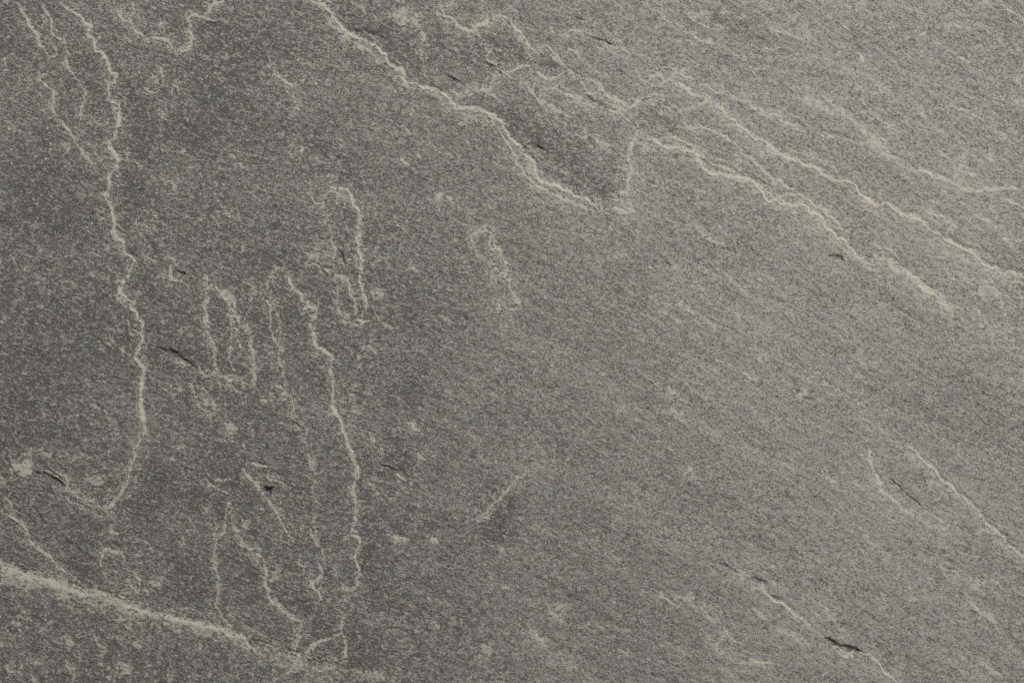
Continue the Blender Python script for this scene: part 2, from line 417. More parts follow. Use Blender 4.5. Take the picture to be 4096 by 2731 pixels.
d - 9 .8 0 : @33 10,750 60,780 110,810
v FRAY 8 .7 0 : @33 430,780 450,830 490,870 550,910 570,990 640,1040
v - 6 .5 0 : @33 490,880 500,930 430,940
v - 11 .55 0 : @33 130,880 180,950 240,980 330,1050 420,1070 490,1130
v - 9 .5 0 : @33 620,1130 700,1150 780,1190
d GASH 15 1.2 0 : @33 530,1155 600,1190 660,1230 720,1240 780,1270 855,1287
v - 13 .75 0 : @33 640,1285 720,1315 780,1305
v GASHTAIL 12 .75 .3 : @33 850,1290 920,1320 980,1370 1040,1430 1090,1490 1160,1550 1230,1620
v - 9 .85 0 : @33 280,1210 350,1240
v - 10 .6 0 : @33 0,1350 40,1410 80,1450
v - 8 .45 0 : @33 0,1000 30,1050 150,1130
v - 10 .45 0 : @33 1160,1400 1250,1450
v RIGHTVEIN 10 .9 .4 : @32 1200,930 1270,970 1340,1000 1400,1070 1460,1120 1530,1180 1560,1240 1620,1300 1680,1340 1730,1390 1830,1470 1920,1555 @33 1970,70 2030,130 2090,180 2150,230 2200,300 2270,350 2351,420 2480,500
d - 5 .6 0 : @33 1750,290 1810,320 1900,370 2010,440
d - 5 .5 0 : @33 1650,420 1710,460
v - 9 .5 0 : @33 1400,80 1500,130
s - 16 .45 0 : @33 1610,160
s - 13 .75 0 : @33 1910,670
s - 11 .55 0 : @33 1910,800
s - 11 .55 0 : @33 2110,750
v - 7 .4 0 : @33 1970,570 2080,620 2160,700
v - 8 .55 0 : @33 1820,850 1900,880 1980,940 2070,1010
d - 7 .7 0 : @33 1835,858 1850,862
d - 8 .9 0 : @33 1855,900 1930,925
v - 10 .55 0 : @33 2270,1030 2340,1050
v - 13 .4 0 : @33 1930,1380 2030,1440 2120,1500
v - 10 .3 0 : @33 1020,640 1050,800 1080,850
v - 10 .5 0 : @32 780,690 860,700 950,740 1020,800 1080,840 1110,900 1180,930
v INNERVEIN 13 1 .25 : @32 890,940 920,1010 930,1070 960,1160 985,1230 1010,1290 1040,1340 1090,1400 1150,1470 1220,1530 1280,1566 @33 1370,50
d - 6 .3 0 : @32 1090,1120 1130,1190
d HAIRLINE 4 .7 0 : @32 1140,1265 1210,1330 1270,1390 1330,1440 1400,1500 1470,1560
v PATCHJ 12 .85 0 : @32 300,410 340,440 380,485
d - 10 .8 0 : @32 265,445 280,460
d - 7 .8 0 : @32 340,508 400,512
v - 7 .6 0 : @32 245,430 240,470
s - 11 .45 0 : @32 165,400
s - 11 .45 0 : @32 600,1280
v - 15 .4 0 : @32 820,1330 900,1380
v - 8 .35 0 : @32 1050,450 1140,430
v - 6 .5 0 : @22 1300,370 1380,410
v - 16 .4 0 : @22 1430,440 1470,490
s - 17 .55 0 : @22 1490,640
v - 9 .3 0 : @22 1430,700 1500,760
s - 9 .5 0 : @22 870,420
s - 10 .6 0 : @22 1010,600
s - 12 .55 0 : @22 670,830
s - 16 .35 0 : @22 1640,1200
s - 11 .5 0 : @22 1130,1350
s - 10 .6 0 : @22 60,1270
v - 8 .5 0 : @A 650,560 800,680 900,750
v - 8 .5 0 : @A 780,640 860,720 960,770 1010,770
v - 8 .45 0 : @A 1100,900 1180,970 1290,1030
v - 10 .65 .2 : @A 480,110 560,130 600,180 660,260 730,330 760,370
v - 7 .6 0 : @A 680,350 700,390
v - 8 .7 0 : @A 820,320 870,370 910,440
v - 9 .5 0 : @A 900,230 1000,215 1100,230
v - 8 .5 0 : @A 840,170 860,230
v - 9 .45 0 : @A 960,320 1000,360 1080,400
v - 8 .5 0 : @A 1410,480 1480,560 1550,510 1590,480
v - 8 .45 0 : @A 1500,560 1560,580 1640,540
v - 9 .7 .15 : @A 1600,500 1700,580 1800,620 1870,660
v - 9 .35 0 : @A 1850,560 1950,610 2050,660
v - 8 .5 0 : @A 1730,800 1770,850 1840,930
v - 9 .55 .1 : @A 1650,920 1740,950 1850,1010 1920,1060
v - 7 .45 0 : @A 790,570 830,610 880,560
v - 9 .5 0 : @A 380,610 300,600 230,640 150,610
v - 7 .4 0 : @A 420,640 480,660 540,700
t - 50 .7 0 : @A 520,310 600,380
t - 35 .6 0 : @A 820,430 880,440
t - 55 .45 0 : @A 1480,780 1600,850
t - 50 .35 0 : @A 1880,800 1950,900
v - 10 .55 .15 : @B 330,110 420,150 520,190 600,260 690,260 760,330 860,340
v - 11 .4 0 : @B 1110,410 1250,460 1450,420
v - 11 .45 0 : @B 1340,510 1450,560 1520,580
v - 11 .55 .15 : @B 1560,610 1680,660 1800,710 1900,740 1960,770 2100,770 2300,760
v - 10 .5 0 : @B 1780,500 1850,570 1880,550
v - 10 .5 0 : @B 2100,560 2150,590
v - 8 .55 .1 : @B 780,500 900,540 960,580 1020,590 1110,680
v - 13 .65 .2 : @B 380,440 480,540 560,600 620,640 700,720 800,760
v - 12 .7 .2 : @B 180,360 230,370 320,410 400,470
v - 9 .55 .1 : @B 1660,900 1780,950 1890,1030
v - 9 .4 0 : @B 2170,1100 2310,1110 2350,1150
v - 8 .35 0 : @B 2060,960 2160,1030
d - 9 .5 0 : @B 1440,535 1500,545
v - 9 .4 0 : @C 700,80 800,130
v - 8 .5 0 : @C 830,240 880,270
v - 14 .45 0 : @C 1190,220 1300,290
v - 10 .35 0 : @C 1050,370 1130,430
v - 8 .55 -.1 : @C 1560,420 1650,480 1720,520 1830,560
v - 11 .6 .2 : @C 500,900 620,960 720,1040 770,1090 850,1140 940,1200 1000,1250
v - 8 .6 .1 : @C 1000,1060 1050,1130 1080,1180 1130,1230 1220,1260
v - 10 .8 0 : @C 550,1070 600,1130 640,1150
v - 6 .55 0 : @C 660,1170 770,1250 880,1330
v - 8 .5 0 : @C 130,1010 200,1090 320,1200
v - 9 .55 .1 : @C 200,1290 300,1340 430,1440 600,1430 650,1440
v - 14 .55 0 : @C 1080,1320 1180,1380
v - 12 .5 .1 : @C 2040,1440 2150,1490 2220,1540
v - 9 .5 0 : @C 1960,1010 2060,1090 2170,1160
v - 8 .6 0 : @D 430,180 470,230 520,300 630,340
v - 8 .7 0 : @D 1630,130 1690,200 1740,260 1780,310
v - 7 .55 0 : @D 1820,180 1880,220 1960,250
v - 8 .45 0 : @D 1380,190 1470,270 1550,310
v - 11 .7 0 : @D 1370,380 1395,430
v - 7 .75 0 : @D 1520,370 1580,390
v - 8 .65 0 : @D 1600,620 1680,670 1750,680
v - 9 .55 0 : @D 1700,730 1760,760
v - 7 .5 0 : @D 230,720 290,760
v - 11 .55 0 : @D 0,870 130,900 250,880
v - 10 .75 0 : @D 470,990 560,1050 650,1110
v - 13 .6 0 : @D 1640,1250 1700,1340 1740,1400
v - 9 .5 0 : @D 1830,1300 1860,1360
v - 10 .5 0 : @D 1830,1540 1950,1480 1990,1380
v - 8 .6 0 : @D 1050,1150 1220,1195
"""
# outlines of raised cleft layers and flakes (overview sheet, 2352 wide): name, height mm, points
OV = 4096.0 / 2352.0
PLATES = """
cleft_layer .45 -700,-560 290,-560 240,0 300,20 330,35 345,60 362,105 395,130 405,170 418,182 425,215 448,262 455,318 432,350 437,372 462,400 440,430 440,470 460,510 448,560 492,650 475,690 492,740 518,790 530,840 552,900 540,1000 535,1090 545,1120 520,1180 495,1250 470,1300 400,1310 330,1300 250,1260 190,1230 130,1185 95,1200 60,1195 30,1140 0,1090 -700,1060
cleft_layer .5 -700,1200 -60,1290 0,1308 130,1345 220,1375 330,1400 420,1425 500,1440 560,1465 590,1495 600,1560 640,1620 720,2100 -700,2100
flake .35 482,655 474,700 472,730 480,775 492,810 497,850 520,868 550,873 582,882 585,840 578,800 570,765 548,735 535,695 510,672
flake .4 742,455 748,440 762,430 780,430 795,440 810,465 820,490 826,520 824,560 830,590 832,640 833,690 838,715 832,740 806,742 782,722 776,690 772,640 768,590 763,560 748,500 742,475
flake .35 625,625 618,650 625,690 640,740 645,790 650,850 655,890 672,930 690,965 705,1010 713,1060 720,1100 722,1190 728,1220 735,1250 760,1290 790,1350 815,1350 822,1320 818,1280 828,1240 810,1210 818,1170 819,1120 815,1080 805,1040 790,1000 780,965 768,945 762,910 760,860 758,815 735,800 720,760 718,720 705,690 680,670 665,640 640,615
flake .3 1090,530 1105,518 1130,520 1140,555 1150,590 1165,620 1172,665 1190,700 1150,720 1140,660 1125,610 1100,580 1088,555
flake .3 440,895 460,920 478,950 495,940 488,920 470,900 455,890
flake .3 500,1230 512,1225 522,1165 530,1165 540,1220 560,1250 580,1280 600,1300 606,1330 620,1370 650,1400 690,1430 688,1450 675,1495 620,1470 560,1440 510,1420 497,1370 500,1310 495,1260
flake .3 718,1505 715,1490 735,1470 770,1462 790,1460 797,1490 785,1510 755,1520
"""

# ------------------------------------------------------------------ noise
def vnoise(x, y, seed):
    """smooth lattice noise, -1..1"""
    xi = np.floor(x).astype(np.int64); yi = np.floor(y).astype(np.int64)
    fx = x - xi; fy = y - yi
    fx = fx * fx * fx * (fx * (fx * 6 - 15) + 10); fy = fy * fy * fy * (fy * (fy * 6 - 15) + 10)
    def h(a, b):
        n = (a * 374761393 + b * 668265263 + seed * 974634777) & 0xFFFFFFFF
        n = ((n ^ (n >> 13)) * 1274126177) & 0xFFFFFFFF
        n = ((n ^ (n >> 15)) * 2246822519) & 0xFFFFFFFF
        return ((n ^ (n >> 16)) & 0xFFFF) / 32767.5 - 1.0
    a = h(xi, yi) * (1 - fx) + h(xi + 1, yi) * fx
    b = h(xi, yi + 1) * (1 - fx) + h(xi + 1, yi + 1) * fx
    return a * (1 - fy) + b * fy

def fbm(x, y, size, octaves, seed, gain=0.5):
    out = 0.0; amp = 1.0; tot = 0.0
    for o in range(octaves):
        out = out + amp * vnoise(x / size + 17.3 * o, y / size - 9.1 * o, seed + o)
        tot += amp; amp *= gain; size *= 0.5
    return out / tot

def rot(x, y, deg, sx, sy):
    a = math.radians(deg); c, s = math.cos(a), math.sin(a)
    return (x * c + y * s) / sx, (-x * s + y * c) / sy

def smooth(e0, e1, v):
    t = np.clip((v - e0) / (e1 - e0), 0, 1)
    return t * t * (3 - 2 * t)

# ------------------------------------------------------------------ grid
STEP = 4.0
def axis(lo, hi, total):
    inner = np.arange(-lo, hi + lo + 0.1, STEP)
    m = [inner[-1]]; st = STEP
    while m[-1] < hi + total:
        st = min(st * 1.35, 60.0); m.append(m[-1] + st)
    out = np.array(m[1:])
    left = (-lo) - (out - inner[-1])
    return np.concatenate([left[::-1], inner, out])
GX = axis(64.0, 4096.0, 950.0)
GY = axis(64.0, 2731.0, 800.0)
NX, NY = len(GX), len(GY)
X, Y = np.meshgrid(GX, GY)

# crinkle the survey lines so that edges are ragged like broken stone
WX = X + 8 * fbm(X, Y, 70, 2, 11, 0.6) + 4 * fbm(X, Y, 26, 2, 13, 0.7)
WY = Y + 8 * fbm(X, Y, 70, 2, 41, 0.6) + 4 * fbm(X, Y, 26, 2, 43, 0.7)
WIDE = np.clip(0.95 + 0.85 * fbm(X, Y, 60, 3, 71, 0.8), 0.35, 1.9)
def chips(x, y, size, seed):
    # blocky offsets: each small chip of the edge is shifted as a piece
    a = x / size + 0.6 * vnoise(x / size / 1.3, y / size / 1.3, seed + 5); b = y / size + 0.6 * vnoise(x / size / 1.3, y / size / 1.3, seed + 6)
    ia, ib = np.floor(a), np.floor(b)
    sh = lambda f: np.clip((f - 0.5) * 3.5 + 0.5, 0, 1)
    return vnoise(ia + sh(a - ia), ib + sh(b - ib), seed)
WX = WX + 7 * chips(X, Y, 34, 301); WY = WY + 7 * chips(X, Y, 34, 311)
ROUGH = fbm(X, Y, 20, 2, 79, 0.8)
FADE = np.clip(1.0 + 0.75 * fbm(X, Y, 90, 3, 77, 0.8), 0.62, 1.15)    # worn stretches of the crust

stain = np.zeros_like(X)       # bare darker stone
vein = np.zeros_like(X)        # mineral crust, 0..1
halo = np.zeros_like(X)
ridge = np.zeros_like(X)       # mm
dent = np.zeros_like(X)        # mm
raw = np.zeros_like(X)         # fresh broken stone, without film
groove = np.zeros_like(X)      # crevice along the foot of a ledge
ledge = np.zeros_like(X)       # mm
label = np.zeros(X.shape, np.int32)
rank = np.full(X.shape, 9.0)
parts = []                     # (name, label index)

def curve(pts):
    p = np.array(pts, float)
    if len(p) < 3:
        return p
    q = np.vstack([2 * p[0] - p[1], p, 2 * p[-1] - p[-2]])
    out = []
    for i in range(1, len(q) - 2):
        for t in (0.0, 1 / 3.0, 2 / 3.0):
            a, b, c, e = q[i - 1], q[i], q[i + 1], q[i + 2]
            out.append(0.5 * (2 * b + (c - a) * t + (2 * a - 5 * b + 4 * c - e) * t * t + (3 * b - a - 3 * c + e) * t ** 3))
    out.append(p[-1])
    return np.array(out)

def parse(line):
    head, body = line.split(':')
    kind, name, w, s, st = head.split()
    pts = []; ox = oy = 0.0; k = F
    for tok in body.split():
        if tok[0] == '@':
            if tok[1] in SHEETS:
                ox, oy, k = SHEETS[tok[1]]
            else:
                ox = int(tok[1]) * 1024.0; oy = ROWS[int(tok[2])]; k = F
        else:
            u, v = tok.split(',')
            pts.append((ox + float(u) * k, oy + float(v) * k))
    if any('@' + q in body for q in 'ABC') and kind == 'v':
        s = float(s) ** 0.6            # the detail sheets were drawn with a lighter hand
    return kind, name, float(w), float(s), float(st), pts

def window(x0, x1, y0, y1):
    a = np.searchsorted(GX, x0); b = np.searchsorted(GX, x1)
    c = np.searchsorted(GY, y0); e = np.searchsorted(GY, y1)
    return slice(c, e), slice(a, b)

PARTNAME = {'v': 'mineral_vein', 's': 'mineral_spot', 'd': 'crack'}
lines = [parse(l) for l in SURVEY.strip().split('\n')]
# the long ledges carry a broad, rough dusting of the same crust along their crest
lines += [('v', '-', 27.0, 0.22, 0.0, [(x - 8, y + 13) for x, y in l[5]]) for l in lines if l[1] in ('LEDGELOW', 'LEDGEMID', 'LEDGETOP', 'LEDGETAIL', 'DIAGONAL', 'RIGHTVEIN', 'CROWN', 'ARCHES')]
# every flake shows a thin pale rim
for l in PLATES.strip().split('\n'):
    tok = l.split()
    if tok[0] == 'flake':
        q = [tuple(OV * float(c) for c in t.split(',')) for t in tok[2:]]
        lines.append(('v', '-', 6.0, 0.5, 0.0, q + q[:2]))
for kind, name, w, s, st, pts in lines:
    if len(pts) == 1:
        pts = [(pts[0][0] - w * .35, pts[0][1] - w * .2), (pts[0][0] + w * .35, pts[0][1] + w * .2)]
    p = curve(pts)
    seg = np.diff(p, axis=0)
    ln = np.hypot(seg[:, 0], seg[:, 1])
    arc = np.concatenate([[0], np.cumsum(ln)]); tot = arc[-1]
    reach = 34.0 + 3.2 * w
    best = None
    ys, xs = window(p[:, 0].min() - 300, p[:, 0].max() + 300, p[:, 1].min() - 300, p[:, 1].max() + 300)
    shp = X[ys, xs].shape
    D = np.full(shp, 1e9); A = np.zeros(shp); SG = np.zeros(shp)
    far = 260.0 if st else reach
    for i in range(len(seg)):
        if ln[i] < 1e-6:
            continue
        wy, wx = window(min(p[i, 0], p[i + 1, 0]) - far, max(p[i, 0], p[i + 1, 0]) + far,
                        min(p[i, 1], p[i + 1, 1]) - far, max(p[i, 1], p[i + 1, 1]) + far)
        if wy.start >= wy.stop or wx.start >= wx.stop:
            continue
        ly = slice(max(wy.start - ys.start, 0), max(wy.stop - ys.start, 0)); lx = slice(max(wx.start - xs.start, 0), max(wx.stop - xs.start, 0))
        gy = slice(ly.start + ys.start, min(ly.stop + ys.start, ys.stop)); gx = slice(lx.start + xs.start, min(lx.stop + xs.start, xs.stop))
        cr = 0.35 if kind == 'd' else 1.0          # cracks run straighter than crust edges
        qx = X[gy, gx] + cr * (WX[gy, gx] - X[gy, gx]) - p[i, 0]; qy = Y[gy, gx] + cr * (WY[gy, gx] - Y[gy, gx]) - p[i, 1]
        t = np.clip((qx * seg[i, 0] + qy * seg[i, 1]) / ln[i] ** 2, 0, 1)
        dx = qx - t * seg[i, 0]; dy = qy - t * seg[i, 1]
        dd = np.sqrt(dx * dx + dy * dy)
        m = dd < D[ly, lx]
        D[ly, lx] = np.where(m, dd, D[ly, lx])
        A[ly, lx] = np.where(m, arc[i] + t * ln[i], A[ly, lx])
        SG[ly, lx] = np.where(m, seg[i, 0] * qy - seg[i, 1] * qx, SG[ly, lx])
    if kind == 's':
        tp = np.ones(shp)
    else:
        tl = min(70.0, tot * 0.35)
        tp = 0.35 + 0.65 * np.clip(np.minimum(A, tot - A) / tl, 0, 1)
    wc = w if (kind == 'd' or w >= 16) else 3.1 + 0.36 * w
    W = wc * np.maximum(WIDE[ys, xs], 0.52 if name == '-' else 0.68) * tp
    r = D / W
    if kind == 's':
        r = r * (1.0 + 0.6 * ROUGH[ys, xs])
    if kind == 't':
        stain[ys, xs] = np.maximum(stain[ys, xs], np.exp(-(D / w) ** 2) * s)
        continue
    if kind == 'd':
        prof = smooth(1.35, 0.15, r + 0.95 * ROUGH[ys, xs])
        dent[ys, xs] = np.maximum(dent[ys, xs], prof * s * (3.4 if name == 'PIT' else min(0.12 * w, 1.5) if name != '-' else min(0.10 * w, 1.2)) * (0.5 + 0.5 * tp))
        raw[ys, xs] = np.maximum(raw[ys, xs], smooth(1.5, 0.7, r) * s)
    else:
        s = s ** 0.7
        prof = smooth(1.5, 0.35, r + (0.30 if w < 16 else 1.15) * ROUGH[ys, xs]) * s * np.maximum(FADE[ys, xs], 0.74 if name == '-' else 0.88)
        vein[ys, xs] = np.maximum(vein[ys, xs], prof)
        halo[ys, xs] = np.maximum(halo[ys, xs], np.exp(-(D / (2.4 * w + 12)) ** 2) * s * tp)
        ridge[ys, xs] = np.maximum(ridge[ys, xs], smooth(1.6, 0.1, r) * s * min(0.02 * w, 0.22))
        if st:
            fade = np.clip(np.minimum(A, tot - A) / 160.0, 0, 1)
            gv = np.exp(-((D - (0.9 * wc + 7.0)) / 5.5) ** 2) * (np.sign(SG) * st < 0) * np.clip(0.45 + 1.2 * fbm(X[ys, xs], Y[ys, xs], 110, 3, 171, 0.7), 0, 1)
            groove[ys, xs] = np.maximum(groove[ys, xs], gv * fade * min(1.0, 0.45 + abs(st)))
            side = np.tanh(np.sign(SG) * D / 4.0)
            ledge[ys, xs] += 0.60 * st * side * np.exp(-D / 55.0) * smooth(0, 1, fade) * (D < 1e8)
    if name != '-':
        k = len(parts) + 1
        parts.append((PARTNAME[kind], k))
        m = (r < 1.15) & (r < rank[ys, xs])
        label[ys, xs] = np.where(m, k, label[ys, xs])
        rank[ys, xs] = np.where(m, r, rank[ys, xs])

# cleft layers and flakes
def inside(poly, x, y):
    c = np.zeros(x.shape, bool)
    n = len(poly)
    for i in range(n):
        x0, y0 = poly[i]; x1, y1 = poly[(i + 1) % n]
        if y0 == y1:
            continue
        m = (y0 > y) != (y1 > y)
        c ^= m & (x < (x1 - x0) * (y - y0) / (y1 - y0) + x0)
    return c

def blur(a, n):
    for _ in range(n):
        b = np.pad(a, 1, mode='edge')
        a = (b[:-2, 1:-1] + b[2:, 1:-1] + b[1:-1, :-2] + b[1:-1, 2:] + 2 * b[1:-1, 1:-1]) / 6.0
    return a

plate = np.zeros_like(X)
for l in PLATES.strip().split('\n'):
    tok = l.split()
    poly = np.array([tuple(map(float, t.split(','))) for t in tok[2:]])
    if tok[0] == 'cleft_layer' and poly[:, 1].min() < 0:
        poly = poly * np.array([0.595, 0.98])      # survey correction
    m = inside(poly * OV, WX, WY)
    plate += blur(m.astype(float), 3) * float(tok[1]) * 0.8
    k = len(parts) + 1
    parts.append((tok[0], k))
    free = (label == 0) & m if tok[0] == 'cleft_layer' else m & (rank > 1.0)
    label[free] = k

# ------------------------------------------------------------------ stone tone and relief
U = X / 4096.0; V = Y / 2731.0
# pale weathering film lies on the upper-right half of the slab
lim = U - 0.30 + 0.12 * (0.5 - V)
film = smooth(-0.06, 0.50, lim + 0.10 * fbm(X, Y, 900, 4, 5))
rx, ry = rot(X, Y, 33, 520, 90)
lx_, ly_ = rot(X, Y, 10, 420, 110)
streak_r = fbm(rx, ry, 1.0, 4, 21)
streak_l = fbm(lx_, ly_, 1.0, 4, 23)
bl = smooth(0.30, 0.62, U + 0.15 * V - 0.1)
streak = streak_l * (1 - bl) + streak_r * bl
cloud = fbm(X, Y, 420, 5, 31, 0.6)
# strata: the split surface drops in thin broken terraces that run down to the right
near = blur(np.clip(halo, 0, 1), 14)
px_, py_ = WX + 40 * fbm(X, Y, 300, 3, 111), WY + 40 * fbm(X, Y, 300, 3, 113)
tx, ty = rot(px_, py_, 33, 760, 150)
tq = fbm(tx, ty, 1.0, 3, 121, 0.5) * 2.6 - (py_ * 0.84 - px_ * 0.54) / 620.0
fr = tq - np.floor(tq)
zone = smooth(0.34, 0.62, U - 0.12 * V) * smooth(-0.35, 0.35, fbm(X, Y, 520, 3, 127) + 0.55 * smooth(0.75, 0.2, V) - 0.12)
sx, sy = rot(px_, py_, 62, 520, 170)
tq2 = fbm(sx, sy, 1.0, 3, 131, 0.5) * 2.4 - (py_ * 0.25 - px_ * 0.9) / 420.0
fr2 = tq2 - np.floor(tq2)
zone2 = (1 - smooth(0.30, 0.5, U)) * smooth(-0.1, 0.5, fbm(X, Y, 480, 3, 137))
def lip(f):
    return smooth(0.80, 0.95, f) * smooth(1.0, 0.985, f)
terr = (np.floor(tq) + smooth(0.90, 1.0, fr)) * zone * 0.14 + (np.floor(tq2) + smooth(0.92, 1.0, fr2)) * zone2 * 0.10
lips = np.maximum(lip(fr) * zone, 0.7 * lip(fr2) * zone2) * np.clip(0.70 + 1.3 * fbm(X, Y, 130, 4, 141, 0.75), 0, 1)
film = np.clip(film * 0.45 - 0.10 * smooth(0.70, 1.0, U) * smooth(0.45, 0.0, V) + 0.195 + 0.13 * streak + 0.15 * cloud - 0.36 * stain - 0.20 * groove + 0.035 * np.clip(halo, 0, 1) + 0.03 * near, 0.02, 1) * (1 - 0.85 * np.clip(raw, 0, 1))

# scattered small pale crumbs and dark specks
crumb = smooth(0.36, 0.66, fbm(WX, WY * 1.25, 46, 3, 91, 0.6)) * smooth(-0.25, 0.5, fbm(X, Y, 600, 3, 95))
crumb2 = smooth(0.42, 0.70, fbm(WX, WY * 1.3, 26, 2, 97, 0.6)) * 0.8
worm = smooth(0.86, 0.98, 1 - np.abs(fbm(WX, WY, 105, 3, 101, 0.65)) * 1.6) * smooth(0.05, 0.45, fbm(X, Y, 230, 3, 105))
crumbs = np.maximum(np.maximum(crumb, crumb2), 0.75 * worm) * (1 - 0.55 * bl)
lowleft = smooth(0, 160, Y - (2270 + 0.30 * X)) * smooth(1700, 1100, X)
crumbs = np.clip(crumbs * (1 + 0.6 * lowleft) + lowleft * 0.9 * smooth(0.30, 0.6, fbm(WX, WY, 34, 3, 151, 0.7)), 0, 1)
flk = smooth(0.80, 0.98, 1 - np.abs(fbm(WX, WY, 60, 3, 161, 0.7)) * 1.7) * np.clip(near * (1.8 + 1.2 * bl + 1.4 * smooth(0.22, 0.10, U) * smooth(0.45, 0.2, V)), 0, 1)
crumbs = np.maximum(crumbs, 0.9 * flk)
crumbs = np.maximum(crumbs, np.clip(1.5 * lips, 0, 1))

broad = 2.2 * fbm(X, Y, 1500, 3, 51)
# small flaked steps all over the split surface
kx, ky = rot(WX + 14 * ROUGH, WY + 14 * ROUGH, 27, 230, 105)
kq = fbm(kx, ky, 1.0, 4, 181, 0.6) * 4.5
kf = kq - np.floor(kq)
flaky = (np.floor(kq) + smooth(0.86, 1.0, kf)) * 0.14
kedge = smooth(0.80, 0.93, kf) * smooth(1.0, 0.96, kf) * np.clip(0.15 + 1.5 * fbm(X, Y, 200, 3, 185, 0.7), 0, 1)
crumbs = np.maximum(crumbs, 0.8 * kedge)
wav = 0.55 * streak + 0.30 * cloud
tooth = 0.13 * fbm(X, Y, 44, 3, 61, 0.7) + 0.07 * fbm(X, Y, 17, 2, 63, 0.8)
Z = broad * 0.5 + wav * 0.8 + terr + flaky + tooth + ledge + plate + ridge * (0.8 + 0.5 * fbm(X, Y, 24, 2, 65)) + 0.05 * crumbs
Z = Z - 0.60 * groove - dent * (0.85 + 0.35 * fbm(X, Y, 30, 2, 67))
edge = np.minimum(np.minimum(X - GX[0], GX[-1] - X), np.minimum(Y - GY[0], GY[-1] - Y))
Z = Z - 2.0 * np.exp(-edge / 60.0)                # worn rim of the slab
Z = TOP + Z * 0.001
PX = (X - CX) * S
PY = (CY - Y) * S

# normals of the whole relief, shared by every part so that no seam shows
zy, zx = np.gradient(Z)
hx = np.gradient(GX) * S; hy = -np.gradient(GY) * S
nx_ = -zx / hx[None, :]; ny_ = -zy / hy[:, None]
il = 1.0 / np.sqrt(nx_ ** 2 + ny_ ** 2 + 1)
NRM = np.stack([nx_ * il, ny_ * il, il], -1).reshape(-1, 3)
POS = np.stack([PX, PY, Z], -1).reshape(-1, 3)
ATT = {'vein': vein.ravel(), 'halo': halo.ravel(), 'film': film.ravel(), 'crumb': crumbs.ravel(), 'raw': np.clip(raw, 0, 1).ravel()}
DX, DY = (1024 + 560 * F - CX) * S, (CY - (2048 + 470 * F)) * S    # small bluish stain

# ------------------------------------------------------------------ material
mat = bpy.data.materials.new('cleft_slate')
mat.use_nodes = True
nt = mat.node_tree
N = nt.nodes; L = nt.links
N.clear()
def node(t, **kw):
    n = N.new(t)
    for k, v in kw.items():
        setattr(n, k, v)
    return n
def plug(sock, v):
    if hasattr(v, 'is_output'):
        L.new(v, sock)
    else:
        sock.default_value = v
def math_(op, a, b=0.0, clamp=False):
    n = node('ShaderNodeMath', operation=op, use_clamp=clamp)
    plug(n.inputs[0], a); plug(n.inputs[1], b)
    return n.outputs[0]
def mixc(fac, a, b, mode='MIX'):
    n = node('ShaderNodeMix', data_type='RGBA', blend_type=mode)
    plug(n.inputs[0], fac); plug(n.inputs[6], a); plug(n.inputs[7], b)
    return n.outputs[2]
def mixf(fac, a, b):
    n = node('ShaderNodeMix', data_type='FLOAT')
    plug(n.inputs[0], fac); plug(n.inputs[2], a); plug(n.inputs[3], b)
    return n.outputs[0]
def ramp(v, a, b, lo=0.0, hi=1.0):
    n = node('ShaderNodeMapRange'); n.clamp = True
    plug(n.inputs[0], v)
    for i, q in enumerate((a, b, lo, hi)):
        n.inputs[i + 1].default_value = q
    return n.outputs[0]
def attr(nm):
    return node('ShaderNodeAttribute', attribute_name=nm).outputs['Fac']
co = node('ShaderNodeTexCoord').outputs['Object']
def noise(deg, mmx, mmy, detail=3.0, rough=0.6, seed=0.0, out='Fac'):
    mp = node('ShaderNodeMapping', vector_type='TEXTURE')
    L.new(co, mp.inputs['Vector'])
    mp.inputs['Rotation'].default_value = (0, 0, math.radians(deg))
    mp.inputs['Scale'].default_value = (mmx * 0.001, mmy * 0.001, mmy * 0.001)
    mp.inputs['Location'].default_value = (seed * 0.137, -seed * 0.071, 0)
    n = node('ShaderNodeTexNoise')
    L.new(mp.outputs[0], n.inputs['Vector'])
    n.inputs['Scale'].default_value = 1.0
    n.inputs['Detail'].default_value = detail
    n.inputs['Roughness'].default_value = rough
    return n.outputs[out]

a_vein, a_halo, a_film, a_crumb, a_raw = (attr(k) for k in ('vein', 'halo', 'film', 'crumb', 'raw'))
grain_l = noise(-15, 2.2, 1.25, 4, 0.75, 1)
grain_r = noise(-20, 1.8, 1.2, 4, 0.75, 2)
long_l = noise(-17, 7.0, 2.2, 4, 0.75, 3)
long_r = noise(-30, 9.0, 1.9, 4, 0.75, 4)
fine = noise(-10, 1.0, 0.85, 2, 0.6, 5)
coarse = noise(-18, 5.0, 3.4, 4, 0.75, 7)
side = ramp(a_film, 0.25, 0.60)
grain = mixf(side, grain_l, grain_r)
longs = mixf(side, long_l, long_r)
speck = noise(-12, 1.9, 1.3, 3, 0.65, 6)
def cen(v, k):
    return math_('MULTIPLY', math_('SUBTRACT', v, 0.5), k)
g = math_('ADD', math_('ADD', cen(grain, 2.5), cen(longs, 1.1)), math_('ADD', cen(fine, 2.3), cen(coarse, 1.5)))
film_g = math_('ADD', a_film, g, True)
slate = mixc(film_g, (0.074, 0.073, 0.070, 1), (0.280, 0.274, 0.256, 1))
dark_speck = ramp(speck, 0.32, 0.41, 0.75, 0.0)
slate = mixc(dark_speck, slate, (0.075, 0.075, 0.070, 1))
# faint warm and cool mineral grains
chroma = noise(0, 2.2, 1.6, 2, 0.5, 9, 'Color')
slate = mixc(0.16, slate, mixc(1.0, slate, mixc(0.0, chroma, chroma), 'OVERLAY'))
